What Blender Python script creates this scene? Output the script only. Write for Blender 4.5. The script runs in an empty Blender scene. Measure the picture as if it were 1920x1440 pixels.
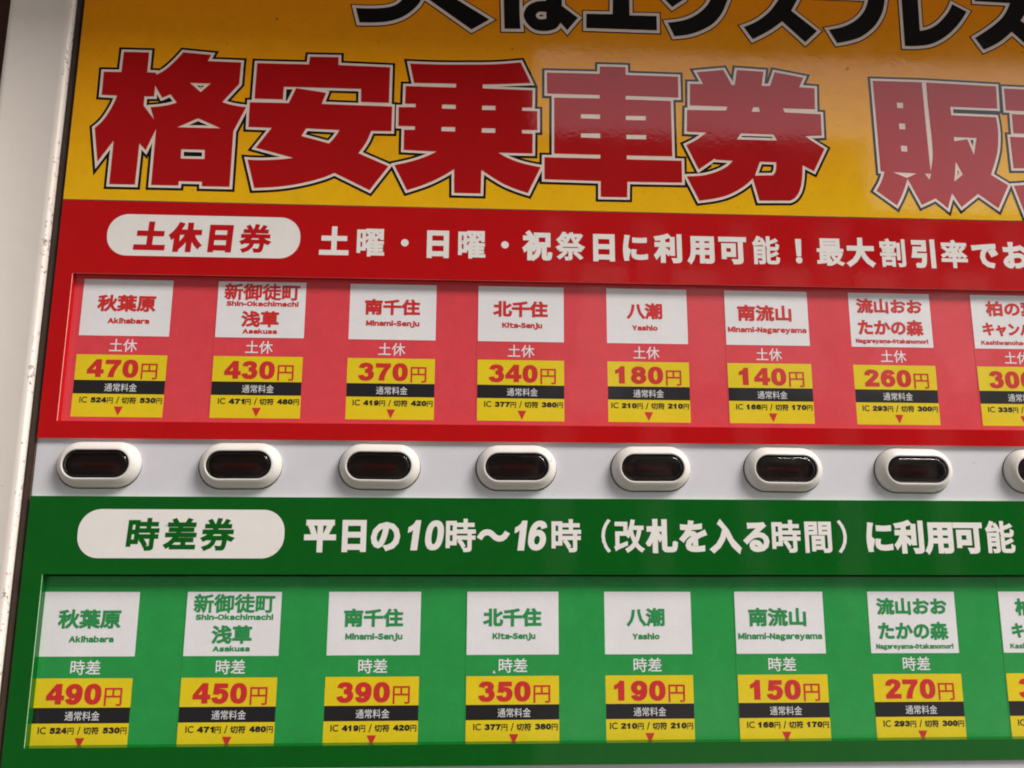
import bpy, bmesh, math, random
import numpy as np
from mathutils import Matrix, Vector
from mathutils.geometry import delaunay_2d_cdt

# ------------------------------------------------------------------ scene, camera, light
# Millimetres on the machine's face: x right, z up, n out of the face towards the viewer.
S = bpy.context.scene
MM = 0.001
def P(x, z, n=0.0):
    return Vector((x * MM, -n * MM, z * MM))

cam_data = bpy.data.cameras.new('camera')
cam = bpy.data.objects.new('camera', cam_data)
S.collection.objects.link(cam)
cam_data.sensor_width = 36.0
cam_data.lens = 36.0 * 1438.59 / 1920.0
cam_data.clip_start = 0.005
cam_data.clip_end = 200.0
right = Vector((0.998845, -0.047858, 0.004198))
up = Vector((-0.012273, -0.169716, 0.985417))
back = Vector((-0.046447, -0.984330, -0.170107))
M = Matrix((right, up, back)).transposed().to_4x4()
M.translation = P(-20.624, -43.452, 245.411)
cam.matrix_world = M
S.camera = cam

SUN_EL, SUN_AZ = 43.0, 52.0         # degrees above the horizon, degrees to the right of the face's normal
world = bpy.data.worlds.new('World')
S.world = world
world.use_nodes = True
wt = world.node_tree
bg = wt.nodes['Background']
bg.inputs['Strength'].default_value = 0.15
sky = wt.nodes.new('ShaderNodeTexSky')
sky.sky_type = 'NISHITA'
sky.sun_disc = False
sky.sun_elevation = math.radians(SUN_EL)
sky.sun_rotation = math.radians(180.0 - SUN_AZ)
sky.dust_density = 0.0
sky.air_density = 1.0
hs = wt.nodes.new('ShaderNodeHueSaturation')   # cloud cover: a paler, greyer sky
hs.inputs['Saturation'].default_value = 0.12
wt.links.new(sky.outputs[0], hs.inputs['Color'])
wt.links.new(hs.outputs[0], bg.inputs['Color'])

sun_data = bpy.data.lights.new('sun', 'SUN')
sun_data.energy = 4.2
sun_data.angle = math.radians(28.0)
sun_data.color = (1.0, 0.93, 0.865)
sun = bpy.data.objects.new('sun', sun_data)
S.collection.objects.link(sun)
el, az = math.radians(SUN_EL), math.radians(SUN_AZ)
to_sun = Vector((math.sin(az) * math.cos(el), -math.cos(az) * math.cos(el), math.sin(el)))
sun.rotation_euler = to_sun.to_track_quat('Z', 'Y').to_euler()
sun.location = to_sun * 3

S.view_settings.view_transform = 'Standard'
S.view_settings.look = 'None'
S.view_settings.exposure = 0.72
S.view_settings.gamma = 1.0
S.view_settings.use_curve_mapping = False
S.cycles.filter_width = 1.9        # a phone lens's slight softness

# ------------------------------------------------------------------ materials
def material(name, color, rough=0.4, spec=0.5, coat=0.0, coat_rough=0.05, bump=None, mottle=0.0,
             specks=0.0, color2=None, grad=None, metallic=0.0, wave=None):
    """bump = (scale per metre, distance in mm); wave = the same, for slow ripples; mottle = print unevenness"""
    m = bpy.data.materials.new(name)
    m.use_nodes = True
    t = m.node_tree
    b = t.nodes['Principled BSDF']
    L = t.links.new
    b.inputs['Roughness'].default_value = rough
    b.inputs['Specular IOR Level'].default_value = spec
    b.inputs['Coat Weight'].default_value = coat
    b.inputs['Coat Roughness'].default_value = coat_rough
    b.inputs['Metallic'].default_value = metallic
    geo = t.nodes.new('ShaderNodeNewGeometry')
    pos = geo.outputs['Position']
    def noise(scale, detail=3.0, rough_=0.55):
        n = t.nodes.new('ShaderNodeTexNoise')
        n.inputs['Scale'].default_value = scale
        n.inputs['Detail'].default_value = detail
        n.inputs['Roughness'].default_value = rough_
        L(pos, n.inputs['Vector'])
        return n.outputs['Fac']
    def ramp(fac, a, b_, ca, cb):
        r = t.nodes.new('ShaderNodeValToRGB')
        r.color_ramp.elements[0].position = a
        r.color_ramp.elements[1].position = b_
        r.color_ramp.elements[0].color = (*ca, 1)
        r.color_ramp.elements[1].color = (*cb, 1)
        L(fac, r.inputs['Fac'])
        return r.outputs['Color']
    def mult(a, b_):
        x = t.nodes.new('ShaderNodeMix')
        x.data_type = 'RGBA'
        x.blend_type = 'MULTIPLY'
        x.inputs['Factor'].default_value = 1.0
        L(a, x.inputs['A'])
        L(b_, x.inputs['B'])
        return x.outputs['Result']
    if grad:                                     # a print that runs from one ink to another down the sheet
        sep = t.nodes.new('ShaderNodeSeparateXYZ')
        L(pos, sep.inputs[0])
        mr = t.nodes.new('ShaderNodeMapRange')
        mr.inputs['From Min'].default_value = grad[0] * MM
        mr.inputs['From Max'].default_value = grad[1] * MM
        L(sep.outputs['Z'], mr.inputs['Value'])
        col = ramp(mr.outputs[0], 0.0, 1.0, color, color2)
    else:
        rgb = t.nodes.new('ShaderNodeRGB')
        rgb.outputs[0].default_value = (*color, 1)
        col = rgb.outputs[0]
    if mottle:
        col = mult(col, ramp(noise(160.0, 5.0, 0.7), 0.3, 0.72, (1 - mottle,) * 3, (1.0,) * 3))
        col = mult(col, ramp(noise(2600.0, 2.0), 0.3, 0.7, (1 - mottle * 0.9,) * 3, (1.0,) * 3))
    if specks:
        col = mult(col, ramp(noise(330.0, 2.0, 0.5), 0.735, 0.77, (1.0,) * 3, (1 - specks,) * 3))
        col = mult(col, ramp(noise(1150.0, 1.0, 0.5), 0.76, 0.80, (1.0,) * 3, (1 - specks,) * 3))
    L(col, b.inputs['Base Color'])
    if wave or rough < 0.2:                      # handling marks: the gloss is not even
        mr2 = t.nodes.new('ShaderNodeMapRange')
        mr2.inputs['From Min'].default_value = 0.35
        mr2.inputs['From Max'].default_value = 0.75
        base = coat_rough if coat else rough
        mr2.inputs['To Min'].default_value = base * 0.7
        mr2.inputs['To Max'].default_value = base * 2.0
        L(noise(48.0, 6.0, 0.65), mr2.inputs['Value'])
        L(mr2.outputs[0], b.inputs['Coat Roughness' if coat else 'Roughness'])
    nrm = None
    for k in (wave, bump):
        if k:
            bn = t.nodes.new('ShaderNodeBump')
            bn.inputs['Strength'].default_value = 1.0
            bn.inputs['Distance'].default_value = k[1] * MM
            L(noise(k[0], 2.0), bn.inputs['Height'])
            if nrm is not None:
                L(nrm, bn.inputs['Normal'])
            nrm = bn.outputs['Normal']
    if nrm is not None:
        L(nrm, b.inputs['Normal'])
        L(nrm, b.inputs['Coat Normal'])
    return m

GLOSS = dict(rough=0.045, spec=0.5, bump=(600.0, 0.009), wave=(26.0, 0.055))
LAM = dict(rough=0.30, spec=0.35, coat=1.0, coat_rough=0.06, bump=(420.0, 0.012), wave=(13.0, 1.3))
M_ = {}
def mk(key, *a, **k):
    M_[key] = material(key, *a, **k)
mk('yellow print', (0.85, 0.47, 0.006), color2=(0.93, 0.29, 0.004), grad=(62.0, 136.0), mottle=0.10, specks=0.5, **GLOSS)
mk('title red print', (0.41, 0.004, 0.006), mottle=0.08, **GLOSS)
mk('title white print', (0.80, 0.66, 0.58), mottle=0.06, **GLOSS)
mk('title black print', (0.006, 0.005, 0.006), mottle=0.0, **GLOSS)
mk('title maroon print', (0.045, 0.004, 0.004), mottle=0.0, **GLOSS)
mk('red panel print', (0.49, 0.004, 0.006), mottle=0.10, **GLOSS)
mk('green panel print', (0.002, 0.106, 0.009), mottle=0.12, **GLOSS)
mk('panel white print', (0.80, 0.77, 0.74), mottle=0.05, specks=0.25, **GLOSS)
mk('panel red ink', (0.50, 0.008, 0.012), mottle=0.08, **GLOSS)
mk('panel green ink', (0.003, 0.11, 0.008), mottle=0.08, **GLOSS)
mk('red cut edge', (0.90, 0.50, 0.44), rough=0.35)
mk('green cut edge', (0.42, 0.62, 0.40), rough=0.35)
mk('yellow cut edge', (0.80, 0.66, 0.40), rough=0.35)
mk('card red print', (0.74, 0.062, 0.080), mottle=0.12, **LAM)
mk('card green print', (0.022, 0.33, 0.068), mottle=0.15, **LAM)
mk('card white print', (0.80, 0.79, 0.81), mottle=0.06, specks=0.12, **LAM)
mk('card yellow print', (0.78, 0.60, 0.012), mottle=0.08, **LAM)
mk('card black print', (0.014, 0.013, 0.015), mottle=0.05, **LAM)
mk('card red ink', (0.62, 0.030, 0.030), mottle=0.10, **LAM)
mk('card green ink', (0.030, 0.30, 0.085), mottle=0.14, **LAM)
mk('white plastic', (0.68, 0.65, 0.61), rough=0.40, spec=0.4, mottle=0.06, specks=0.25)
mk('grey strip', (0.63, 0.625, 0.67), rough=0.5, spec=0.35, mottle=0.05, specks=0.12, bump=(900.0, 0.006))
mk('black rubber', (0.045, 0.028, 0.019), rough=0.75, spec=0.2, mottle=0.3, bump=(1500.0, 0.05))
mk('brown metal', (0.20, 0.135, 0.10), rough=0.5, spec=0.4, mottle=0.35)
mk('dark backing', (0.03, 0.025, 0.022), rough=0.7)
mk('button black', (0.105, 0.072, 0.062), rough=0.35)
mk('dark red window', (0.16, 0.022, 0.024), rough=0.3)
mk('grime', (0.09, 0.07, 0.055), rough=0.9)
mk('seal black', (0.020, 0.020, 0.018), rough=0.25)
mk('hood paint', (0.78, 0.72, 0.66), rough=0.6)
mk('brown wall', (0.10, 0.035, 0.025), rough=0.8)
mk('pale wall', (0.12, 0.11, 0.10), rough=0.8)
mk('pier', (0.42, 0.40, 0.37), rough=0.8)
mk('concrete', (0.22, 0.20, 0.18), rough=0.9, mottle=0.2)

def frame_paint():
    """white powder paint, with grime gathered along the inner rolled edge"""
    m = material('frame paint', (0.86, 0.785, 0.72), rough=0.42, spec=0.4, mottle=0.04, bump=(700.0, 0.01))
    t = m.node_tree
    L = t.links.new
    b = t.nodes['Principled BSDF']
    old = b.inputs['Base Color'].links[0].from_socket
    geo = [n for n in t.nodes if n.type == 'NEW_GEOMETRY'][0]
    sep = t.nodes.new('ShaderNodeSeparateXYZ')
    L(geo.outputs['Position'], sep.inputs[0])
    mr = t.nodes.new('ShaderNodeMapRange')
    mr.inputs['From Min'].default_value = -160.9 * MM
    mr.inputs['From Max'].default_value = -158.9 * MM
    mr.inputs['To Min'].default_value = 0.0
    mr.inputs['To Max'].default_value = 0.158
    L(sep.outputs['X'], mr.inputs['Value'])
    def noise(scale, d):
        n = t.nodes.new('ShaderNodeTexNoise')
        n.inputs['Scale'].default_value = scale
        n.inputs['Detail'].default_value = d
        L(geo.outputs['Position'], n.inputs['Vector'])
        return n.outputs['Fac']
    def math_(op, a, c):
        n = t.nodes.new('ShaderNodeMath')
        n.operation = op
        for i, v in enumerate((a, c)):
            if isinstance(v, float):
                n.inputs[i].default_value = v
            else:
                L(v, n.inputs[i])
        return n.outputs[0]
    grain = math_('ADD', math_('MULTIPLY', noise(900.0, 4.0), 0.62), math_('MULTIPLY', noise(70.0, 3.0), 0.38))
    f = math_('ADD', grain, mr.outputs[0])
    r = t.nodes.new('ShaderNodeValToRGB')
    r.color_ramp.elements[0].position = 0.715
    r.color_ramp.elements[1].position = 0.83
    r.color_ramp.elements[0].color = (0, 0, 0, 1)
    r.color_ramp.elements[1].color = (1, 1, 1, 1)
    L(f, r.inputs['Fac'])
    x = t.nodes.new('ShaderNodeMix')
    x.data_type = 'RGBA'
    L(r.outputs['Color'], x.inputs['Factor'])
    L(old, x.inputs['A'])
    x.inputs['B'].default_value = (0.16, 0.125, 0.10, 1)
    L(x.outputs['Result'], b.inputs['Base Color'])
    return m
M_['frame paint'] = frame_paint()

def smoked_acrylic():
    m = bpy.data.materials.new('smoked acrylic')
    m.use_nodes = True
    t = m.node_tree
    t.nodes.remove(t.nodes['Principled BSDF'])
    out = t.nodes['Material Output']
    tr = t.nodes.new('ShaderNodeBsdfTransparent')
    tr.inputs[0].default_value = (0.66, 0.58, 0.56, 1)
    gl = t.nodes.new('ShaderNodeBsdfGlossy')
    gl.inputs['Roughness'].default_value = 0.06
    fr = t.nodes.new('ShaderNodeFresnel')
    fr.inputs['IOR'].default_value = 1.49
    mx = t.nodes.new('ShaderNodeMixShader')
    t.links.new(fr.outputs[0], mx.inputs[0])
    t.links.new(tr.outputs[0], mx.inputs[1])
    t.links.new(gl.outputs[0], mx.inputs[2])
    t.links.new(mx.outputs[0], out.inputs['Surface'])
    return m
M_['smoked acrylic'] = smoked_acrylic()
def clear_tape():
    m = bpy.data.materials.new('clear tape')
    m.use_nodes = True
    b = m.node_tree.nodes['Principled BSDF']
    b.inputs['Base Color'].default_value = (0.75, 0.75, 0.68, 1)
    b.inputs['Roughness'].default_value = 0.25
    b.inputs['Alpha'].default_value = 0.16
    return m
M_['clear tape'] = clear_tape()

# ------------------------------------------------------------------ objects
def link(name, data, parent=None):
    o = bpy.data.objects.new(name, data)
    S.collection.objects.link(o)
    if parent is not None:
        o.parent = parent
    return o
def tag(o, label=None, cat=None, group=None, kind=None):
    for k, v in (('label', label), ('category', cat), ('group', group), ('kind', kind)):
        if v:
            o[k] = v
    return o
def mesh(name, verts, faces, mats, idx=None, smooth=False):
    me = bpy.data.meshes.new(name)
    me.from_pydata([tuple(v) for v in verts], [], faces)
    for m in mats:
        me.materials.append(M_[m])
    if idx is not None:
        me.polygons.foreach_set('material_index', idx)
    if smooth:
        me.polygons.foreach_set('use_smooth', [True] * len(me.polygons))
    me.update()
    return me
class Geo:
    """collects faces for one mesh"""
    def __init__(self):
        self.v, self.f, self.i, self.mats = [], [], [], []
    def slot(self, m):
        if m not in self.mats:
            self.mats.append(m)
        return self.mats.index(m)
    def add(self, verts, faces, m):
        k, s = len(self.v), self.slot(m)
        self.v += verts
        self.f += [tuple(a + k for a in f) for f in faces]
        self.i += [s] * len(faces)
    def box(self, x0, x1, z0, z1, n0, n1, m):
        q = [P(x, z, n) for n in (n0, n1) for (x, z) in ((x0, z0), (x1, z0), (x1, z1), (x0, z1))]
        self.add(q, [(3, 2, 1, 0), (4, 5, 6, 7), (0, 1, 5, 4), (1, 2, 6, 5), (2, 3, 7, 6), (3, 0, 4, 7)], m)
    def rect(self, x0, x1, z0, z1, n, m):
        self.add([P(x0, z0, n), P(x1, z0, n), P(x1, z1, n), P(x0, z1, n)], [(0, 1, 2, 3)], m)
    def flat(self, filled, n, m):
        vs, ts = filled
        self.add([P(x, z, n) for x, z in vs], ts, m)
    def build(self, name, parent=None, smooth=False):
        return link(name, mesh(name, self.v, self.f, self.mats, self.i, smooth), parent)

# ------------------------------------------------------------------ flat outlines and lettering
def area(l):
    a = np.asarray(l)
    b = np.roll(a, -1, 0)
    return 0.5 * float(np.sum(a[:, 0] * b[:, 1] - b[:, 0] * a[:, 1]))
def windings(pts, loops):
    """(winding number, crossings) of each point over all loops"""
    w = np.zeros(len(pts), int)
    c = np.zeros(len(pts), int)
    px, py = pts[:, 0][:, None], pts[:, 1][:, None]
    for l in loops:
        a = np.asarray(l)
        b = np.roll(a, -1, 0)
        y0, y1 = a[:, 1][None], b[:, 1][None]
        x0, x1 = a[:, 0][None], b[:, 0][None]
        side = (x1 - x0) * (py - y0) - (px - x0) * (y1 - y0)
        upw = (y0 <= py) & (y1 > py) & (side > 0)
        dnw = (y0 > py) & (y1 <= py) & (side < 0)
        w += upw.sum(1) - dnw.sum(1)
        c += upw.sum(1) + dnw.sum(1)
    return w, c
def fill(loops):
    """triangles of the area inside the outlines (nonzero winding), overlaps merged"""
    vs, es = [], []
    for l in loops:
        k = len(vs)
        vs += [Vector((float(x), float(y))) for x, y in l]
        es += [(k + i, k + (i + 1) % len(l)) for i in range(len(l))]
    ov, _, of, *_ = delaunay_2d_cdt(vs, es, [], 0, 1e-5)
    q = np.array([(v.x, v.y) for v in ov])
    tri = np.array([f for f in of if len(f) == 3], int)
    w, _ = windings(q[tri].mean(1), loops)
    keep = tri[w != 0]
    out = []
    for t in keep:
        a, b, c = q[t]
        s = (b[0] - a[0]) * (c[1] - a[1]) - (b[1] - a[1]) * (c[0] - a[0])
        if abs(s) > 1e-9:
            out.append(tuple(int(x) for x in (t if s > 0 else t[::-1])))
    return [tuple(v) for v in q], out
def orient(loops):
    """outer outlines anticlockwise, holes clockwise, by nesting"""
    res = []
    for i, l in enumerate(loops):
        a, b, c = np.asarray(l[0]), np.asarray(l[1]), np.asarray(l[2])
        mid = (a + b) / 2
        d = b - a
        nrm = np.array((-d[1], d[0])) / (np.hypot(*d) + 1e-9) * 1e-3 * (1 if area(l) > 0 else -1)
        p = (mid + nrm)[None]
        depth = sum(int(windings(p, [m])[1][0] % 2) for j, m in enumerate(loops) if j != i)
        ccw = area(l) > 0
        res.append(list(l) if ccw == (depth % 2 == 0) else list(l)[::-1])
    return res
def clean(l, eps):
    out = []
    for p in l:
        if not out or math.hypot(p[0] - out[-1][0], p[1] - out[-1][1]) > eps:
            out.append((float(p[0]), float(p[1])))
    while len(out) > 3 and math.hypot(out[0][0] - out[-1][0], out[0][1] - out[-1][1]) <= eps:
        out.pop()
    return out
def grow(loops, d, limit=2.0, eps=0.004):
    """outlines moved outwards by d with mitred corners; loops must be oriented"""
    res = []
    for l in loops:
        l = clean(l, eps)
        n = len(l)
        if n < 3:
            continue
        nr = []
        for i in range(n):
            a, b = l[i], l[(i + 1) % n]
            dx, dy = b[0] - a[0], b[1] - a[1]
            q = math.hypot(dx, dy)
            nr.append((dy / q, -dx / q))
        o = []
        for i in range(n):
            a, b = nr[i - 1], nr[i]
            dot = a[0] * b[0] + a[1] * b[1]
            x, y = l[i]
            if 1 + dot > 2.0 / limit ** 2:
                s = d / (1 + dot)
                o.append((x + (a[0] + b[0]) * s, y + (a[1] + b[1]) * s))
            else:
                o += [(x + a[0] * d, y + a[1] * d), (x + b[0] * d, y + b[1] * d)]
        res.append(o)
    return res
def smooth_outline(pts, steps=5):
    """corner points stay sharp; points flagged 1 lie on a curve"""
    n = len(pts)
    out = []
    for i in range(n):
        p0, p1, p2, p3 = pts[i - 1], pts[i], pts[(i + 1) % n], pts[(i + 2) % n]
        s1, s2 = len(p1) > 2, len(p2) > 2
        out.append(p1[:2])
        if not (s1 or s2):
            continue
        a, b = np.array(p1[:2]), np.array(p2[:2])
        t1 = (b - np.array(p0[:2])) / 2 if s1 else None
        t2 = (np.array(p3[:2]) - a) / 2 if s2 else None
        if t1 is None:
            t1 = 1.5 * (b - a) - 0.5 * t2
        if t2 is None:
            t2 = 1.5 * (b - a) - 0.5 * t1
        for k in range(1, steps):
            t = k / steps
            h = (2 * t ** 3 - 3 * t ** 2 + 1) * a + (t ** 3 - 2 * t ** 2 + t) * t1 + (-2 * t ** 3 + 3 * t ** 2) * b + (t ** 3 - t ** 2) * t2
            out.append((float(h[0]), float(h[1])))
    return out

# heavy numerals, drawn on a 1000-unit body as broad strokes and outlines
def _stroke(path, hx, hy, closed=False):
    p = [(x / hx, y / hy) for x, y in path]
    if closed:
        l = p if area(p) > 0 else p[::-1]
        return [[(x * hx, y * hy) for x, y in o] for o in (grow([l], 1.0, 3.0)[0], grow([l[::-1]], 1.0, 3.0)[0])]
    back = p + p[-2:0:-1]
    l, n = [], len(p)
    def nrm(a, b):
        q = math.hypot(b[0] - a[0], b[1] - a[1])
        return ((b[1] - a[1]) / q, -(b[0] - a[0]) / q)
    sides = ([], [])
    for i in range(n):
        a = nrm(p[max(i - 1, 0)], p[max(i, 1)])
        b = nrm(p[min(i, n - 2)], p[min(i + 1, n - 1)])
        s = 1.0 / max(0.3, 1 + a[0] * b[0] + a[1] * b[1])
        for k, g in ((0, 1), (1, -1)):
            sides[k].append((p[i][0] + g * (a[0] + b[0]) * s, p[i][1] + g * (a[1] + b[1]) * s))
    l = [(x * hx, y * hy) for x, y in sides[0] + sides[1][::-1]]
    return [l if area(l) > 0 else l[::-1]]
def _oval(cx, cy, rx, ry, e=2.3, n=28):
    r = []
    for i in range(n):
        a = 2 * math.pi * i / n
        c, s = math.cos(a), math.sin(a)
        r.append((cx + rx * math.copysign(abs(c) ** (2 / e), c), cy + ry * math.copysign(abs(s) ** (2 / e), s)))
    return r
def _curve(pts):
    pts = [(x, y, 1) for x, y in pts]
    n = len(pts)
    o = smooth_outline(pts[:1] + pts + pts[-1:], 4)
    return [p for i, p in enumerate(o[4:4 * n + 1])]
HX, HY = 98.0, 74.0
def _digits():
    D = {}
    D['0'] = _stroke(_oval(333, 358, 190, 298, 2.4), HX, HY, True)
    D['1'] = [[(236, 0), (440, 0), (440, 728), (286, 728), (250, 660), (180, 600), (88, 560), (88, 420), (170, 445), (236, 490)]]
    D['2'] = _stroke(_curve([(140, 500), (165, 590), (240, 645), (335, 656), (435, 640), (500, 585), (510, 515), (470, 430), (380, 335), (270, 235), (190, 140), (160, 75)]), HX, HY)
    D['2'] += [[(50, 0), (620, 0), (620, 158), (50, 158)]]
    D['3'] = _stroke(_curve([(145, 535), (185, 620), (260, 652), (340, 656), (440, 632), (488, 560), (470, 470), (400, 405), (300, 390)]), HX, HY)
    D['3'] += _stroke(_curve([(300, 390), (420, 380), (505, 310), (522, 215), (475, 110), (390, 65), (310, 60), (215, 75), (155, 130), (130, 200)]), HX, HY)
    D['4'] = [[(350, 728), (30, 300), (30, 150), (355, 150), (355, 0), (545, 0), (545, 150), (640, 150), (640, 300), (545, 300), (545, 728)], [(355, 300), (190, 300), (355, 520)]]
    D['5'] = [[(125, 716), (95, 330), (270, 330), (290, 565), (590, 565), (590, 716)]]
    D['5'] += _stroke(_curve([(170, 345), (240, 420), (335, 440), (450, 410), (515, 330), (515, 225), (470, 115), (390, 66), (310, 60), (215, 75), (155, 130), (135, 190)]), HX, HY)
    D['6'] = _stroke(_oval(338, 245, 188, 183, 2.1), HX, HY, True)
    D['6'] += _stroke(_curve([(528, 540), (480, 625), (385, 656), (275, 635), (190, 545), (152, 400), (150, 260)]), HX, HY)
    D['7'] = [[(50, 716), (615, 716), (615, 590), (500, 440), (420, 270), (380, 100), (372, 0), (168, 0), (195, 170), (270, 360), (400, 558), (50, 558)][::-1]]
    D['8'] = _stroke(_oval(333, 520, 172, 134, 2.1), HX, HY, True) + _stroke(_oval(333, 222, 192, 162, 2.1), HX, HY, True)
    D['9'] = [[(666 - x, 716 - y) for x, y in l] for l in D['6']]
    return D
DIGITS = _digits()
def number_loops(s):
    loops = []
    for i, ch in enumerate(s):
        ls = DIGITS[ch]
        v, t = fill(ls)
        loops += [[(x + 667 * i, y) for x, y in l] for l in ls]
    return loops

_font_cache = {}
def text_loops(s, res=3):
    """outlines of a string in Blender's own built-in font, oriented"""
    if s in _font_cache:
        return _font_cache[s]
    cu = bpy.data.curves.new('lettering outline', 'FONT')
    cu.body = s
    cu.size = 1.0
    cu.resolution_u = res
    cu.fill_mode = 'NONE'
    o = bpy.data.objects.new('lettering outline', cu)
    S.collection.objects.link(o)
    dg = bpy.context.evaluated_depsgraph_get()
    ev = o.evaluated_get(dg)
    me = ev.to_mesh()
    co = [(v.co.x, v.co.y) for v in me.vertices]
    nxt = {}
    for e in me.edges:
        a, b = e.vertices
        nxt.setdefault(a, []).append(b)
        nxt.setdefault(b, []).append(a)
    ev.to_mesh_clear()
    bpy.data.objects.remove(o)
    bpy.data.curves.remove(cu)
    seen, loops = set(), []
    for a in nxt:
        if a in seen:
            continue
        l, prev, cur = [], None, a
        while cur not in seen:
            seen.add(cur)
            l.append(co[cur])
            step = [b for b in nxt[cur] if b != prev]
            if not step:
                break
            prev, cur = cur, step[0]
        l = clean(l, 0.002)
        if len(l) >= 3:
            loops.append(l)
    loops = orient(loops)
    _font_cache[s] = loops
    return loops
def bounds(loops):
    a = np.concatenate([np.asarray(l) for l in loops])
    return a[:, 0].min(), a[:, 0].max(), a[:, 1].min(), a[:, 1].max()
def fit(loops, x0, x1, z0, z1, weight=0.0, slant=0.0):
    """outlines scaled so that their inked extent is the given box (mm), strokes thickened by weight on each side"""
    a, b, c, d = bounds(loops)
    kx = (x1 - x0 - 2 * weight) / (b - a)
    kz = (z1 - z0 - 2 * weight) / (d - c)
    r = [[(x0 + weight + (x - a) * kx, z0 + weight + (z - c) * kz) for x, z in l] for l in loops]
    if slant:
        zm = (z0 + z1) / 2
        r = [[(x + (z - zm) * slant, z) for x, z in l] for l in r]
    return grow(r, weight) if weight else r
def em_char(ch, cx, cz, em, weight, kx=1.0, slant=0.0):
    """one full-width character centred on a point"""
    l = text_loops(ch)
    k = em / 1.0
    b = bounds(l)
    mid = (b[0] + b[1]) / 2
    r = [[(cx + (x - mid) * k * kx + (z - 0.38) * k * slant, cz + (z - 0.38) * k) for x, z in q] for q in l]
    return grow(r, weight)

HOOD_N, HOOD_Z = 80.0, 212.0
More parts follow.
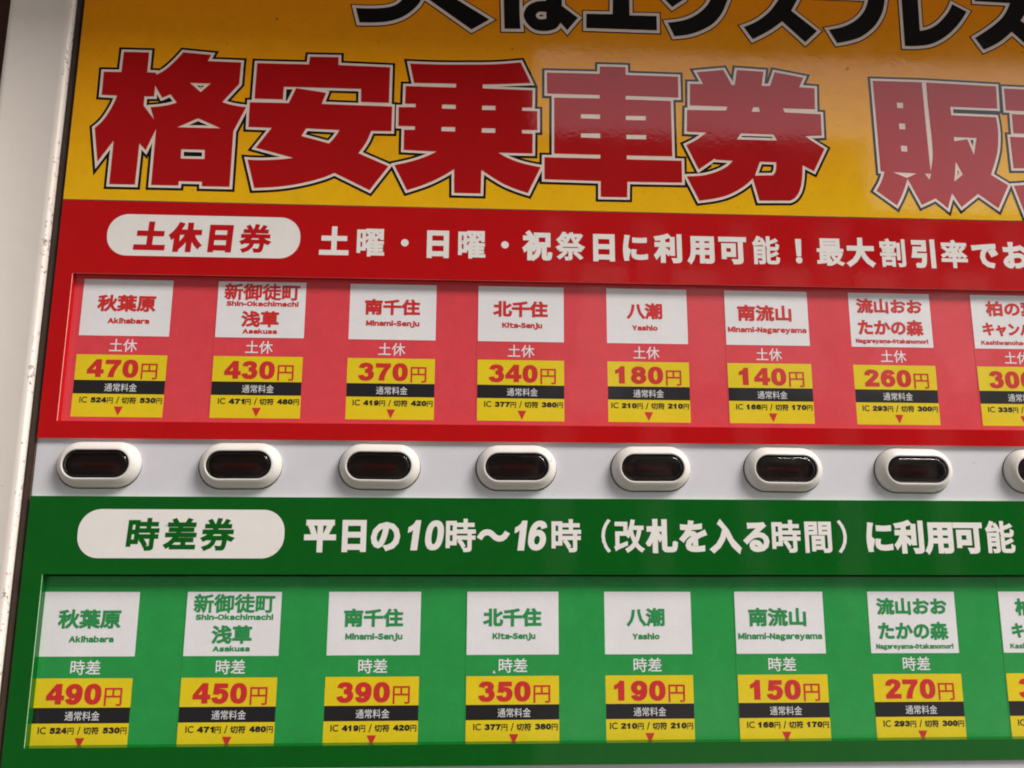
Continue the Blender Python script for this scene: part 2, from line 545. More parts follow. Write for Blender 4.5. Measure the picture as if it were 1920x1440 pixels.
# outlines of the big painted characters, mm on the machine's face (a third value marks a point on a curve)
RED_GLYPHS = [
 [(-141.22,111.06),(-132.81,111.11),(-132.87,103.79),(-129.92,103.72),(-129.83,103.03),(-127.76,104.29,1),(-125.69,106.21,1),(-123.33,109.05,1),(-121.48,111.6),(-112.14,110.93),(-113.09,108.58),(-101.92,108.47),(-102.05,100.52),(-107.25,93.62),(-103.69,92.68,1),(-99.22,92.09),(-102.89,83.27),(-102.87,63.5),(-111.83,63.5),(-111.87,65.06),(-119.44,65.06),(-119.47,63.54),(-128.26,63.51),(-128.26,83.31),(-131.03,75.69),(-133.25,78.0),(-133.45,63.49),(-141.73,63.47),(-141.69,78.75),(-146.23,71.14),(-148.22,83.12),(-145.87,85.78,1),(-144.01,89.23,1),(-142.77,92.29,1),(-142.06,94.93),(-147.09,95.06),(-147.15,103.5),(-141.37,103.58)],
 [(-118.42,100.38),(-111.51,100.33),(-114.68,97.12)],
 [(-129.83,98.99),(-127.2,94.6),(-124.52,95.99),(-122.24,93.02),(-126.03,91.81,1),(-130.72,91.1),(-129.19,86.68),(-133.02,91.59),(-133.05,94.94),(-129.87,95.04)],
 [(-114.8,87.56),(-107.17,84.18),(-121.41,84.12)],
 [(-119.51,76.33),(-111.8,76.31),(-111.68,73.07),(-119.4,73.02)],
 [(-96.54,108.41),(-79.11,108.52),(-78.88,111.44),(-69.15,111.57),(-69.14,108.65),(-51.53,108.42),(-51.49,95.18),(-60.96,95.17),(-61.07,100.02),(-87.1,99.98),(-87.14,95.28),(-96.68,95.3)],
 [(-82.98,99.63),(-72.82,98.19),(-74.12,94.06),(-50.4,93.86),(-50.35,84.82),(-57.14,84.74),(-58.67,80.55,1),(-61.12,76.55),(-50.96,72.16),(-56.95,63.5),(-68.76,69.3),(-73.08,67.33,1),(-79.57,65.35,1),(-86.79,63.99,1),(-94.82,63.31),(-97.61,73.26),(-92.42,73.21,1),(-86.6,73.69,1),(-82.59,74.28),(-95.17,77.58),(-90.34,84.84),(-98.04,84.94),(-98.15,93.91),(-85.18,94.03)],
 [(-78.89,84.99),(-67.75,84.71),(-69.13,82.25,1),(-71.06,79.79),(-80.35,82.21)],
 [(-44.77,110.08),(-34.65,110.05,1),(-24.7,110.35,1),(-15.48,110.8,1),(-6.61,111.82),(-3.13,104.17),(-11.58,103.51,1),(-19.71,103.03),(-19.69,101.58),(-2.44,101.43),(-2.55,94.95),(-6.07,94.84),(-6.11,93.69),(-0.83,93.69),(-0.84,86.7),(-6.1,86.63),(-6.09,85.32),(-2.44,85.31),(-2.52,78.11),(-14.09,78.07),(-10.68,76.15,1),(-5.77,74.39,1),(0.27,73.23),(-4.06,63.81),(-9.13,65.51,1),(-13.64,67.66,1),(-19.78,71.69),(-19.95,63.25),(-28.81,63.26),(-28.95,71.76),(-33.08,68.94,1),(-38.22,66.23,1),(-44.53,63.81),(-48.97,72.61),(-43.25,74.17,1),(-38.82,75.89,1),(-34.94,77.89),(-46.04,78.18),(-46.1,85.52),(-42.5,85.54),(-42.46,86.84),(-48.09,86.8),(-48.17,93.73),(-42.41,93.87),(-42.44,95.1),(-46.06,95.03),(-46.02,101.58),(-28.85,101.57),(-28.8,103.02),(-43.17,102.84)],
 [(-33.44,95.14),(-28.82,95.2),(-28.79,93.64),(-33.49,93.66)],
 [(-19.77,95.16),(-15.24,95.22),(-15.23,93.61),(-19.83,93.59)],
 [(-33.51,86.91),(-28.83,86.97),(-28.88,85.34),(-33.48,85.32)],
 [(-19.83,86.83),(-15.21,86.89),(-15.24,85.25),(-19.82,85.2)],
 [(21.03,111.21),(30.02,111.27),(30.04,108.3),(48.45,108.25),(48.35,100.32),(29.87,100.44),(29.84,99.05),(45.65,98.97),(45.54,78.4),(29.79,78.29),(29.76,76.86),(48.73,76.86),(48.62,68.92),(29.81,68.75),(29.61,63.14),(20.6,63.08),(20.69,68.75),(1.55,68.89),(1.57,76.85),(20.66,76.9),(20.76,78.28),(4.91,78.28),(5.02,98.93),(20.81,99.1),(20.83,100.44),(2.52,100.39),(2.55,108.26),(20.91,108.42)],
 [(14.17,93.08),(20.83,93.16),(20.81,91.46),(14.15,91.51)],
 [(29.79,92.94),(36.76,93.07),(36.72,91.45),(29.76,91.36)],
 [(14.09,86.0),(20.8,86.11),(20.78,84.35),(14.07,84.44)],
 [(29.8,85.93),(36.7,86.01),(36.62,84.4),(29.76,84.29)],
 [(55.22,110.17),(64.67,111.39),(67.43,105.74),(68.46,105.69),(69.52,111.55),(78.96,111.15),(78.08,105.76),(81.05,105.77),(83.02,111.16),(93.21,109.37),(91.47,105.69),(96.96,105.44),(96.6,97.47),(85.15,97.45),(85.74,95.92),(98.55,95.64),(98.38,87.61),(92.44,87.23),(95.26,85.15,1),(99.04,82.65),(94.77,74.32),(90.87,76.38),(90.42,71.55,1),(89.47,67.47,1),(87.74,64.59,1),(85.73,63.34),(75.09,63.07),(73.22,71.1),(69.74,67.97,1),(64.98,65.15,1),(60.31,63.59,1),(54.33,62.56),(50.31,71.22),(56.02,71.74,1),(60.71,73.2,1),(64.27,75.13,1),(66.5,77.35),(60.42,77.59),(60.33,78.08),(54.56,73.85),(50.55,82.71),(54.0,84.66,1),(57.8,87.53),(50.88,87.66),(51.28,95.77),(64.99,95.98),(65.56,97.47),(52.32,97.55),(52.61,105.68),(57.33,105.75)],
 [(74.62,97.54),(76.67,97.61),(76.97,95.86),(74.02,95.85)],
 [(69.82,87.6),(81.33,87.52),(82.5,85.28),(68.22,85.28)],
 [(75.94,77.28),(81.66,77.23),(81.38,74.16,1),(80.23,72.42),(74.0,72.13)],
 [(118.22,109.01),(136.0,109.04),(136.04,92.37),(136.16,75.1),(137.35,80.29,1),(137.69,84.88,1),(137.65,92.42),(137.49,101.73),(137.62,109.01),(163.12,108.34),(162.7,99.75),(145.52,99.94),(145.62,96.67),(161.86,96.45),(162.06,91.46,1),(161.43,85.55,1),(160.21,80.93,1),(157.74,74.64),(163.54,70.88),(159.11,62.38),(152.41,67.43),(146.05,62.47),(143.1,67.49),(141.11,61.95),(137.09,65.42),(132.02,62.94),(127.72,72.41),(125.47,66.84,1),(123.15,62.52),(116.31,67.7),(118.35,71.14,1),(119.74,74.78),(118.37,74.91),(118.32,91.84)],
 [(126.26,100.95),(128.51,100.89),(128.41,98.81),(126.26,98.95)],
 [(126.41,93.05),(128.56,92.98),(128.54,90.8),(126.39,90.9)],
 [(126.38,84.68),(128.57,84.61),(128.5,82.41),(126.32,82.56)],
 [(122.58,74.73),(131.18,74.47),(127.47,72.69)],
 [(134.04,74.5),(136.34,74.48),(135.5,72.2)],
 [(145.71,88.45),(153.95,88.36),(152.36,81.87),(150.55,87.76),(145.76,86.86)],
 [(145.55,79.27),(147.63,74.49),(144.31,71.82)],
 [(166.02,107.62),(184.57,107.3),(184.91,110.14),(194.93,110.07),(194.56,107.14),(213.48,106.82),(211.94,98.52),(165.76,99.21)],
 [(167.81,97.84),(209.48,97.44),(208.08,90.04),(167.58,90.51)],
 [(166.18,89.13),(210.94,88.54),(208.0,75.51),(199.67,75.68),(195.84,66.69),(195.44,78.09),(166.16,77.3)],
 [(165.59,70.84),(171.69,71.85,1),(178.5,75.5),(183.03,75.62),(179.74,67.06,1),(168.51,60.3)],
]
BLACK_GLYPHS = [
 [(-64.05,130.51),(-58.06,130.57,1),(-53.16,131.17,1),(-50.11,132.43,1),(-48.16,134.4,1),(-46.98,136.52),(-42.88,139.81),(-32.4,137.1),(-29.09,135.15),(-17.64,127.82),(-23.8,123.72),(-38.88,134.77),(-40.24,135.75),(-41.51,134.66,1),(-42.4,132.9,1),(-44.5,130.41,1),(-47.51,127.89,1),(-51.77,126.02,1),(-56.65,125.22,1),(-62.61,124.99)],
 [(-12.72,138.58),(-12.67,135.8,1),(-12.51,130.61,1),(-12.32,124.49),(-6.72,124.63),(-7.04,130.82,1),(-7.06,138.81)],
 [(2.23,139.18),(7.92,139.41),(7.88,134.17),(13.51,129.7),(9.7,124.72),(7.37,127.56),(5.94,125.44,1),(4.06,124.51,1),(1.55,124.08,1),(-1.57,124.47,1),(-4.07,126.44,1),(-5.57,129.49,1),(-5.01,132.28,1),(-3.44,134.25,1),(-0.93,135.5,1),(2.22,135.86)],
 [(0.54,131.56,1),(-0.62,131.24,1),(-1.34,130.0,1),(-0.62,128.92,1),(0.53,128.62,1),(2.35,128.93),(2.36,131.45)],
 [(26.17,140.14),(25.86,131.56),(16.53,131.37),(16.46,125.83),(41.51,125.83),(41.57,131.46),(31.87,131.34),(32.01,140.37)],
 [(44.48,138.41),(47.26,135.18),(51.53,138.33),(53.56,141.24),(43.59,140.84)],
 [(45.48,129.0),(51.57,130.27,1),(56.14,132.72,1),(59.46,135.83,1),(61.18,138.71,1),(62.27,141.58),(68.9,141.85),(67.48,138.96,1),(65.15,133.59,1),(61.76,129.26,1),(57.17,126.31,1),(52.65,124.58,1),(47.7,123.78)],
 [(72.78,128.35),(77.9,130.92,1),(82.63,134.97,1),(85.97,139.69,1),(87.59,142.6),(94.45,142.87),(92.81,139.96,1),(90.36,135.44),(99.35,127.7),(94.7,123.17),(86.78,131.08),(81.89,127.23,1),(75.76,123.63)],
 [(103.61,128.38),(109.41,130.0,1),(114.1,132.82,1),(117.23,136.48,1),(119.01,140.99),(119.05,141.53),(100.41,141.6),(100.62,144.73),(126.15,145.31),(125.2,141.24,1),(123.74,135.84,1),(120.45,130.41,1),(115.65,126.29,1),(111.04,124.37,1),(106.3,123.24)],
 [(131.42,145.07),(131.07,123.0),(135.78,123.17,1),(140.78,124.13,1),(145.97,126.96,1),(150.94,131.56,1),(155.25,137.5),(150.13,140.34),(148.13,136.78,1),(144.44,132.64,1),(140.93,130.3,1),(137.13,129.19),(137.52,145.31)],
 [(159.24,146.19),(158.81,141.89),(171.93,141.64),(168.84,136.23,1),(163.77,131.59,1),(157.31,127.15),(160.14,122.55),(166.04,125.71,1),(171.29,130.1),(174.83,126.46),(180.44,121.16),(187.22,125.81),(175.13,134.69),(178.94,140.66,1),(181.35,147.07)],
]

# ------------------------------------------------------------------ surroundings
g = Geo(); g.box(-1500, 1500, -1300, 1500, -400, -60, 'brown wall')
tag(g.build('wall'), kind='structure')
# added to block sky and shape reflections: a wall close by on the left and a lower one across the way, both out of the picture, seen only in its gloss
g = Geo(); g.box(-4500, 190, -1300, 3200, 2500, 2800, 'concrete')
tag(g.build('wall'), kind='structure')
g = Geo(); g.box(500, 4550, -1300, 4350, 8000, 8400, 'pale wall'); g.box(4551, 14000, -1300, 3500, 8020, 8400, 'pale wall')
for i in range(12):
    x = 700 + 1050 * i
    g.box(x, x + 330, -1300, 3300, 7930, 7999, 'pier')
    g.box(x + 420, x + 960, 1300, 2750, 7960, 7999, 'hood paint')
tag(g.build('wall'), kind='structure')
g = Geo(); g.box(-6000, 9000, -1350, -1300, -400, 12000, 'concrete')
tag(g.build('ground'), kind='structure')
g = Geo(); g.box(-2600, 2300, 1640, 1900, 1500, 2310, 'concrete')      # unseen beam added to keep the gloss dark above the bright band
tag(g.build('blocker_beam'), kind='structure')

# ------------------------------------------------------------------ the ticket machine itself
machine = link('ticket_machine', None)
machine.location = (0, 0, 0)
tag(machine, 'white-framed ticket machine with a row of oval buttons on its pale grey strip', 'ticket machine')

PN = 2.2                       # front of the printed panels
def frame_post(x_out, x_in, name):
    """a rolled sheet-metal upright: wide soft outer edge, tight inner lip"""
    s = 1 if x_in > x_out else -1
    prof = []
    for k in range(9):
        a = math.pi / 2 * k / 8
        prof.append((x_out + s * 3.2 * (1 - math.cos(a)), 1.6 + 3.2 * math.sin(a)))
    prof += [(x_in - s * 2.6, 4.8), (x_in - s * 2.35, 4.93), (x_in - s * 0.9, 4.95)]
    for k in range(1, 7):
        a = math.pi / 2 * k / 6
        prof.append((x_in - s * 0.9 + s * 0.9 * math.sin(a), 4.05 + 0.9 * math.cos(a)))
    prof += [(x_in, -20.0), (x_out, -20.0)]
    if s < 0:
        prof = prof[::-1]
    zs = [-170 + i * 340 / 40 for i in range(41)]
    v = [P(x, z, n) for z in zs for x, n in prof]
    m = len(prof)
    f = [(r * m + i, r * m + (i + 1) % m, (r + 1) * m + (i + 1) % m, (r + 1) * m + i) for r in range(40) for i in range(m)]
    f = [q[::-1] for q in f]
    o = link(name, mesh(name, v, f, ['frame paint']), machine)
    bm = bmesh.new(); bm.from_mesh(o.data); bmesh.ops.recalc_face_normals(bm, faces=bm.faces); bm.to_mesh(o.data); bm.free()
    for p in o.data.polygons:
        p.use_smooth = True
    return o
frame_post(-180.3, -158.3, 'frame_post')
frame_post(231.0, 209.0, 'frame_post')

def gasket(x0, x1, name):
    g = Geo()
    prof = [(x0, -4)] + [(x0 + (x1 - x0) * (0.5 - 0.5 * math.cos(math.pi * k / 8)), 1.0 + 2.2 * math.sin(math.pi * k / 8)) for k in range(9)] + [(x1, -4)]
    v = [P(x, z, n) for z in (-169, 169) for x, n in prof]
    m = len(prof)
    g.add(v, [(i, i + 1, m + i + 1, m + i) for i in range(m - 1)], 'black rubber')
    o = g.build(name, machine, True)
    return o
gasket(-158.25, -156.9, 'rubber_gasket')
gasket(207.6, 208.95, 'rubber_gasket')
g = Geo(); g.box(-157.2, -155.6, -169, 169, -4, 1.1, 'brown metal'); g.build('channel_trim', machine)
g = Geo(); g.box(206.2, 207.9, -169, 169, -4, 1.1, 'brown metal'); g.build('channel_trim', machine)
g = Geo(); g.box(-158.0, 208.6, -168, 168, -6, -1.6, 'dark backing'); g.build('face_plate', machine)
g = Geo(); g.box(-156.3, 206.8, -39.2, -18.5, -1.5, 1.2, 'grey strip'); g.build('button_strip', machine)
g = Geo(); g.box(-156.3, 206.8, -166, -116.5, -0.8, 1.2, 'grey strip'); g.build('lower_strip', machine)
# the machine's hood, above the picture: it shades the top of the face and shows in its gloss
g = Geo()
hood = [(0.0, 150.0), (HOOD_N, HOOD_Z), (HOOD_N, HOOD_Z + 60), (-20.0, HOOD_Z + 80), (-20.0, 150.0)]
for i, x in enumerate((-420.0, 520.0)):
    pass
v = [P(x, z, n) for x in (-420, 520) for n, z in hood]
k = len(hood)
g.add(v, [(i, (i + 1) % k, k + (i + 1) % k, k + i) for i in range(k)] + [tuple(range(k))[::-1], tuple(range(k, 2 * k))], 'hood paint')
g.build('hood', machine)

# push buttons: bezel > lens, lens_seal, indicator
def pill(half, r, n, seg=16):
    pts = []
    for c, a0 in ((half, -90), (-half, 90)):
        for i in range(seg + 1):
            a = math.radians(a0 + 180 * i / seg)
            pts.append((c + r * math.cos(a), r * math.sin(a), n))
    return pts
def pill_mesh(name, half, r, prof, mats, cap=True, seg=16):
    v, f = [], []
    m = 2 * (seg + 1)
    for d, n in prof:
        v += [(x * MM, -nn * MM, z * MM) for x, z, nn in pill(half, r - d, n, seg)]
    for j in range(len(prof) - 1):
        for i in range(m):
            f.append((j * m + i, j * m + (i + 1) % m, (j + 1) * m + (i + 1) % m, (j + 1) * m + i))
    if cap:
        f.append(tuple((len(prof) - 1) * m + i for i in range(m)))
    me = mesh(name, v, f, mats)
    for p in me.polygons:
        p.use_smooth = True
    return me
HALF, RB = 5.70, 6.92
bezel_prof = [(0.0, 0.0), (0.0, 0.55), (0.10, 1.05), (0.36, 1.65), (0.80, 2.25), (1.35, 2.75), (1.95, 3.12), (2.35, 3.28), (2.55, 3.26), (2.63, 3.10), (2.66, 2.6), (2.66, 0.9)]
bezel_me = pill_mesh('push_button', HALF, RB, bezel_prof, ['white plastic'], cap=False)
seal_prof = [(2.67, 2.2), (2.70, 2.86), (2.80, 2.98), (2.95, 2.98), (3.05, 2.86), (3.08, 2.0)]
seal_me = pill_mesh('lens_seal', HALF, RB, seal_prof, ['seal black'], cap=False)
lens_prof = [(3.09, 1.2), (3.10, 2.55), (3.16, 2.86), (3.34, 3.10), (3.65, 3.26), (4.1, 3.34), (4.9, 3.40), (5.8, 3.43), (6.5, 3.44)]
lens_me = pill_mesh('lens', HALF, RB, lens_prof, ['smoked acrylic'])
well_me = pill_mesh('lamp_well', HALF, RB, [(2.67, 0.6), (3.2, 0.62)], ['button black'])
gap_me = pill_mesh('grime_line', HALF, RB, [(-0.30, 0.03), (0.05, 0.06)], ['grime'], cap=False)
gi = Geo(); gi.box(-5.2, 5.0, -0.75, 0.55, 0.7, 1.0, 'dark red window')
ind_me = mesh('indicator_bar', gi.v, gi.f, gi.mats, gi.i)
rnd = random.Random(4)
for i in range(8):
    b = link('push_button', bezel_me, machine)
    b.location = P(-136.66 + 43.03 * i, -28.08, 1.2)
    b.rotation_euler = (0, math.radians(rnd.uniform(-0.5, 0.5)), 0)
    link('lens_seal', seal_me, b)
    link('lamp_well', well_me, b)
    link('indicator_bar', ind_me, b)
    link('lens', lens_me, b)
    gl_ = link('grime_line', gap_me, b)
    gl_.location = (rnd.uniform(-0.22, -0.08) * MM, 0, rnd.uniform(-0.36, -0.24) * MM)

# ------------------------------------------------------------------ printed panels
def ring(g, x0, x1, z0, z1, hx0, hx1, hz0, hz1, n0, n1, face, edge, inner, lip=0.30):
    """a plate with a rectangular window; the window's cut edge shows a pale front band"""
    O = [(x0, z0), (x1, z0), (x1, z1), (x0, z1)]
    I = [(hx0, hz0), (hx1, hz0), (hx1, hz1), (hx0, hz1)]
    def q(a, b, m):
        g.add(a + b, [(0, 1, 2, 3)], m)
    for i in range(4):
        j = (i + 1) % 4
        g.add([P(*O[i], n1), P(*O[j], n1), P(*I[j], n1), P(*I[i], n1)], [(0, 1, 2, 3)], face)
        g.add([P(*O[i], n0), P(*O[j], n0), P(*O[j], n1), P(*O[i], n1)], [(0, 1, 2, 3)], edge)
        g.add([P(*I[j], n1 - lip), P(*I[i], n1 - lip), P(*I[i], n1), P(*I[j], n1)], [(0, 1, 2, 3)], inner if i == 0 else edge)
        g.add([P(*I[j], n0), P(*I[i], n0), P(*I[i], n1 - lip), P(*I[j], n1 - lip)], [(0, 1, 2, 3)], inner)
def badge_fill(x0, x1, z0, z1, r):
    pts = []
    for cx, cz, a0 in ((x1 - r, z1 - r, 0), (x0 + r, z1 - r, 90), (x0 + r, z0 + r, 180), (x1 - r, z0 + r, 270)):
        for k in range(13):
            a = math.radians(a0 + 90 * k / 12)
            pts.append((cx + r * math.cos(a), cz + r * math.sin(a)))
    return fill([pts])

# title sheet
g = Geo()
g.box(-155.95, 206.5, 58.05, 163.0, 1.0, 2.32, 'yellow print')
g.i = [0 if k == 1 else 1 for k in range(6)]; g.mats = ['yellow print', 'yellow cut edge']
title = g.build('title_sign')
tag(title, 'yellow-orange title sign with huge red outlined kanji along the top of the machine', 'sign')
TN = 2.32
def outlined(name, polys, inks, offs, parent):
    loops = orient([smooth_outline(p) for p in polys])
    g = Geo()
    for k in (2, 1):
        g.flat(fill(grow(loops, offs[k - 1], 4.0)), TN + 0.05 * (3 - k), inks[k])
    g.flat(fill(loops), TN + 0.15, inks[0])
    return g.build(name, parent)
outlined('red_lettering', RED_GLYPHS, ('title red print', 'title white print', 'title black print'), (0.88, 1.70), title)
outlined('black_lettering', BLACK_GLYPHS, ('title black print', 'title white print', 'title maroon print'), (1.12, 1.55), title)

DENSE = set('曜祭最割率能間時改差券')
def headline(g, chars, xs, zc, em, n, ink, w=0.49, slant=0.0):
    for ch, x in zip(chars, xs):
        if ch in '0126':
            wd = 5.6 if ch != '1' else 3.6
            h = em * 0.88
            ls = fit(number_loops(ch), x - wd / 2, x + wd / 2, zc - h / 2, zc + h / 2, 0.0, 0.12)
        elif ch == '・':
            ls = [[(x + 1.25 * math.cos(a * math.pi / 12), zc + 1.25 * math.sin(a * math.pi / 12)) for a in range(24)]]
        else:
            wt = w * (0.60 if ch in DENSE else 1.0) * (0.35 if ch in '（）' else 1.0)
            ls = em_char(ch, x, zc, em, wt, 0.94, slant)
        g.flat(fill(ls), n, ink)

panel_r = Geo()
ring(panel_r, -156.0, 206.5, -20.14, 57.72, -150.6, 192.0, -14.76, 33.05, -1.5, PN, 'red panel print', 'red cut edge', 'red panel print')
red_panel = panel_r.build('fare_sign')
tag(red_panel, 'red printed sign with a long window of weekend fare cards, above the buttons', 'sign', 'printed fare signs')
panel_g = Geo()
ring(panel_g, -156.0, 206.5, -116.25, -37.86, -150.1, 192.0, -110.2, -61.15, -1.5, PN, 'green panel print', 'green cut edge', 'green panel print')
green_panel = panel_g.build('fare_sign')
tag(green_panel, 'green printed sign with a long window of off-peak fare cards, below the buttons', 'sign', 'printed fare signs')

def badge(parent, z0, z1, word, cx, cz, em, ink, pitch):
    g = Geo(); g.flat(badge_fill(-140.9, -78.95, z0, z1, 6.6), PN + 0.05, 'panel white print')
    b = g.build('badge', parent)
    g = Geo()
    for k, ch in enumerate(word):
        g.flat(fill(em_char(ch, cx + pitch * k, cz, em, 0.56 * (0.62 if ch in DENSE else 1), 1.0, 0.05)), PN + 0.10, ink)
    g.build('badge_lettering', b)
badge(red_panel, 39.2, 53.3, '土休日券', -127.1, 45.85, 9.9, 'panel red ink', 11.25)
badge(green_panel, -56.4, -41.75, '時差券', -121.4, -49.25, 9.9, 'panel green ink', 11.2)
g = Geo()
xs = [-68.3, -56.3, -45.0, -34.0, -22.7, -11.6, -0.7, 10.4, 21.8, 32.5, 43.6, 54.9, 65.8, 77.4, 88.7, 99.7, 110.3, 121.6, 132.4, 143.3, 154.2, 165.2]
xs = [-20.62 + (x + 20.62) * 0.991 for x in xs]
headline(g, '土曜・日曜・祝祭日に利用可能！最大割引率でお', xs, 45.45, 10.2, PN + 0.05, 'panel white print')
g.build('headline_lettering', red_panel)
g = Geo()
xs = [-68.5, -58.0, -48.3, -39.7, -33.1, -24.9, -14.7, -6.3, -0.8, 8.3, 20.9, 28.3, 38.7, 48.8, 59.2, 69.2, 78.9, 89.3, 97.2, 109.4, 119.1, 129.0, 138.7, 149.4]
xs = [-20.62 + (x + 20.62) * 0.991 for x in xs]
headline(g, '平日の10時～16時（改札を入る時間）に利用可能', xs, -49.3, 10.4, PN + 0.05, 'panel white print')
g.build('headline_lettering', green_panel)

# ------------------------------------------------------------------ fare cards
W, NAME_H, TAG0, BAND0, BAND1, TAG1 = 28.26, 18.7, 24.9, 33.15, 37.55, 44.9
def flat_rect(name, x0, x1, y0, y1, n, ink):
    g = Geo(); g.rect(x0, x1, -y1, -y0, n, ink)
    return mesh(name, g.v, g.f, g.mats, g.i)
NAMES = [   # (lines of (text, x0, x1, y0, y1, weight), ...), all in mm from the name box's top left corner
    [('秋葉原', 4.9, 23.3, 5.1, 10.7, .17), ('Akihabara', 8.6, 21.7, 12.75, 14.65, .13)],
    [('新御徒町', 2.1, 26.4, 0.6, 6.2, .14), ('Shin-Okachimachi', 2.9, 26.1, 6.5, 8.25, .12), ('浅草', 8.0, 20.0, 9.8, 15.2, .17), ('Asakusa', 8.6, 19.6, 15.75, 17.4, .12)],
    [('南千住', 5.0, 23.0, 5.0, 10.4, .18), ('Minami-Senju', 5.6, 22.9, 12.2, 14.6, .13)],
    [('北千住', 5.0, 23.0, 4.9, 10.4, .20), ('Kita-Senju', 7.9, 21.1, 12.2, 14.6, .13)],
    [('八潮', 8.0, 19.9, 4.9, 10.4, .18), ('Yashio', 9.7, 18.2, 12.4, 14.3, .13)],
    [('南流山', 4.2, 22.6, 4.9, 10.5, .18), ('Minami-Nagareyama', 0.7, 27.4, 12.4, 14.9, .12)],
    [('流山おお', 2.7, 25.5, 1.9, 7.1, .18), ('たかの森', 2.8, 25.3, 9.2, 14.7, .18), ('Nagareyama-ōtakanomori', 1.7, 26.6, 15.8, 17.8, .09)],
    [('柏の葉', 5.1, 23.6, 2.1, 7.4, .18), ('キャンパス', 3.3, 25.0, 9.6, 14.4, .18), ('Kashiwanoha-campus', 2.3, 26.3, 15.8, 17.8, .09)],
]
NORMAL = [('524', '530'), ('471', '480'), ('419', '420'), ('377', '380'), ('210', '210'), ('168', '170'), ('293', '300'), ('335', '340')]
SETS = {
    'red': dict(left=[-147.69, -104.91, -62.37, -20.27, 21.08, 62.19, 104.67, 147.3], top=31.76, day='土休', slip='card red print', ink='card red ink',
                price=['470', '430', '370', '340', '180', '140', '260', '300'], group='red weekend fare cards', dayw=0.03, deep=0.2),
    'green': dict(left=[-150.02, -107.5, -65.1, -22.6, 18.96, 61.14, 103.96, 146.75], top=-66.47, day='時差', slip='card green print', ink='card green ink',
                  price=['490', '450', '390', '350', '190', '150', '270', '310'], group='green off-peak fare cards', dayw=0.04, deep=0.7),
}
STATION = ['Akihabara', 'Shin-Okachimachi and Asakusa', 'Minami-Senju', 'Kita-Senju', 'Yashio', 'Minami-Nagareyama', 'Nagareyama-otakanomori', 'Kashiwanoha-campus']
name_me = flat_rect('name_box', 0, W, 0, NAME_H, 0.05, 'card white print')
price_me = flat_rect('price_box', 0, W, TAG0, BAND0, 0.05, 'card yellow print')
band_me = flat_rect('caption_band', 0, W, BAND0, BAND1, 0.05, 'card black print')
norm_me = flat_rect('regular_fare_box', 0, W, BAND1, TAG1, 0.05, 'card yellow print')
def letters(name, items, n, ink):
    """items: outlines of one line each"""
    g = Geo()
    for ls in items:
        g.flat(fill(ls), n, ink)
    return mesh(name, g.v, g.f, g.mats, g.i)
def line(t, x0, x1, y0, y1, w=0.0):
    return fit(text_loops(t), x0, x1, -y1, -y0, w)
def roman(t, x0, x1, y0, y1, w):
    """broad sans letters, closely set"""
    out, x = [], 0.0
    for ch in t:
        if ch == '-':
            out.append([(x, 0.22), (x + 0.30, 0.22), (x + 0.30, 0.32), (x, 0.32)])
            x += 0.30 + 0.13
            continue
        base = 'o' if ch == 'ō' else ch
        ls = text_loops(chr(ord(base) + 0xFEE0))
        a, b, c, d = bounds(ls)
        if ch == 'j':
            x -= 0.10
        out += [[(p - a + x, q) for p, q in l] for l in ls]
        if ch == 'ō':
            out.append([(x + 0.08, 0.60), (x + b - a - 0.08, 0.60), (x + b - a - 0.08, 0.68), (x + 0.08, 0.68)])
        x += b - a + (0.09 if ch == 'r' else 0.15)
    return fit(out, x0, x1, -y1, -y0, w + 0.012)
def digits(t, x0, x1, y0, y1):
    return fit(number_loops(t), x0, x1, -y1, -y0, 0.045 * (y1 - y0) ** 0.5)
caption_me = letters('caption_lettering', [line('通常料金', 9.6, 19.6, 34.15, 36.75, .0)], 0.10, 'card white print')
g = Geo(); g.flat(([(13.1, -41.55), (15.9, -41.55), (14.5, -44.45)], [(0, 2, 1)]), 0.10, 'card red ink')
arrow_me = mesh('arrow', g.v, g.f, g.mats, g.i)
yen_me = line('円', 20.5, 25.6, 27.6, 32.7, .045)
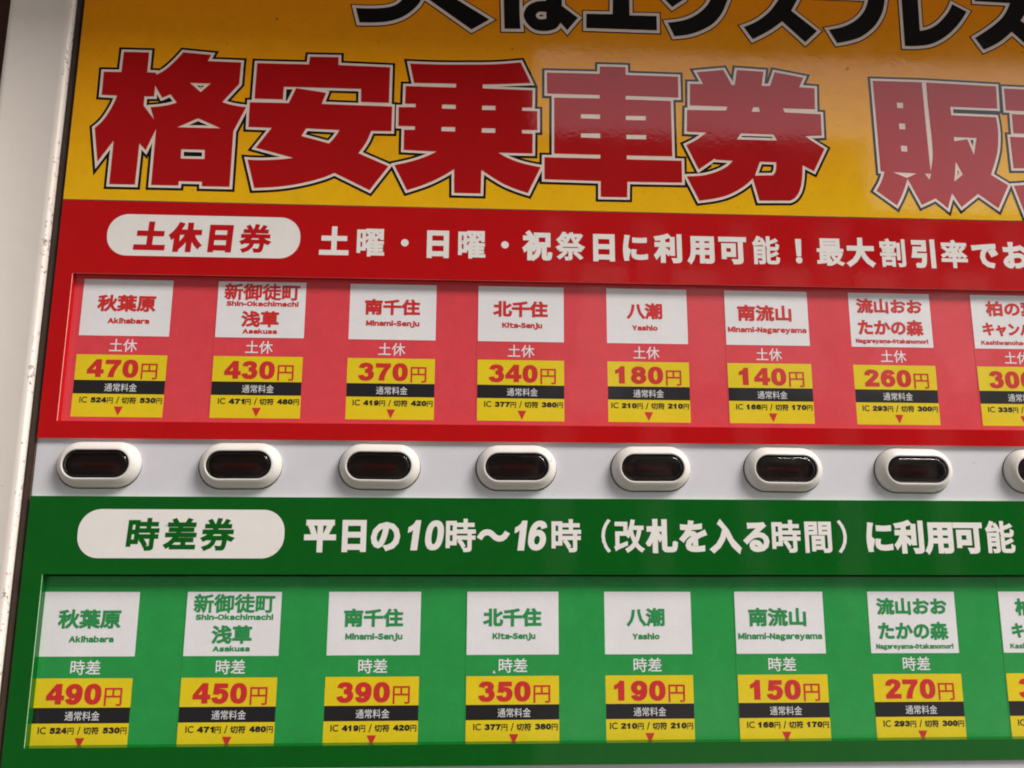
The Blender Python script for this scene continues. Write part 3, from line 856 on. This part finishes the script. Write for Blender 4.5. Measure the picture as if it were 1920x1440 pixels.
for colour in ('red', 'green'):
    s = SETS[colour]
    day_me = letters('day_lettering', [line(s['day'], 9.85, 18.55, 19.75, 23.95, s['dayw'])], 0.05, 'card white print')
    for k in range(8):
        x0, x1 = -0.35, 42.6
        if k == 0:
            x0 = -8.0
        if k == 7:
            x1 = 48.0
        y1 = 47.2
        g = Geo(); g.box(x0, x1, -y1, 4.6 if colour == 'green' else 1.7, -0.05, 0.0, s['slip'])
        card = g.build('fare_card')
        q = 1.0 + s['deep'] / 245.4               # slips that lie deeper, at their true size
        card.location = P(-20.62 + (s['left'][k] + 20.62) * q, -43.45 + (s['top'] + 43.45) * q, 0.03 + 0.06 * (k % 2) - s['deep'])
        card.scale = (q, 1.0, q)
        card.rotation_euler = (0, math.radians(rnd.uniform(-0.12, 0.12)), 0)
        where = 'behind the red panel' if colour == 'red' else 'behind the green panel'
        tag(card, '%s fare card for %s priced %s yen, %s' % (colour, STATION[k], s['price'][k], where), 'fare card', s['group'])
        if colour == 'green' and k == 7:
            card['label'] = 'green fare card for Kashiwanoha-campus, last of the green row and half out of view'
        nb = link('name_box', name_me, card)
        link('name_lettering', letters('name_lettering', [roman(*l) if l[0][0].isascii() else line(*l[:5], l[5] * 1.35) for l in NAMES[k]], 0.10, s['ink']), nb)
        link('day_lettering', day_me, card)
        pb = link('price_box', price_me, card)
        link('price_lettering', letters('price_lettering', [digits(s['price'][k], 3.7, 19.6, 26.4, 32.3), yen_me], 0.10, 'card red ink'), pb)
        bb = link('caption_band', band_me, card)
        link('caption_lettering', caption_me, bb)
        rb = link('regular_fare_box', norm_me, card)
        a, c = NORMAL[k]
        link('fare_lettering', letters('fare_lettering', [
            line('IC', 2.3, 4.6, 38.5, 40.4, .03), digits(a, 5.7, 10.6, 38.65, 40.35), line('円', 10.8, 12.6, 38.7, 40.6, .03),
            line('/', 13.6, 14.5, 38.4, 40.6, .03), line('切符', 15.3, 19.8, 38.5, 40.6, .06),
            digits(c, 20.9, 25.8, 38.65, 40.35), line('円', 26.0, 27.8, 38.7, 40.6, .03)], 0.10, 'card black print'), rb)
        link('arrow', arrow_me, rb)
        if colour == 'green' and k == 3:               # a chip in the print beside the first character
            g = Geo(); g.flat(([(8.0, -24.0), (8.9, -24.1), (8.4, -23.2)], [(0, 1, 2)]), 0.05, 'card white print'); g.build('chip', card)
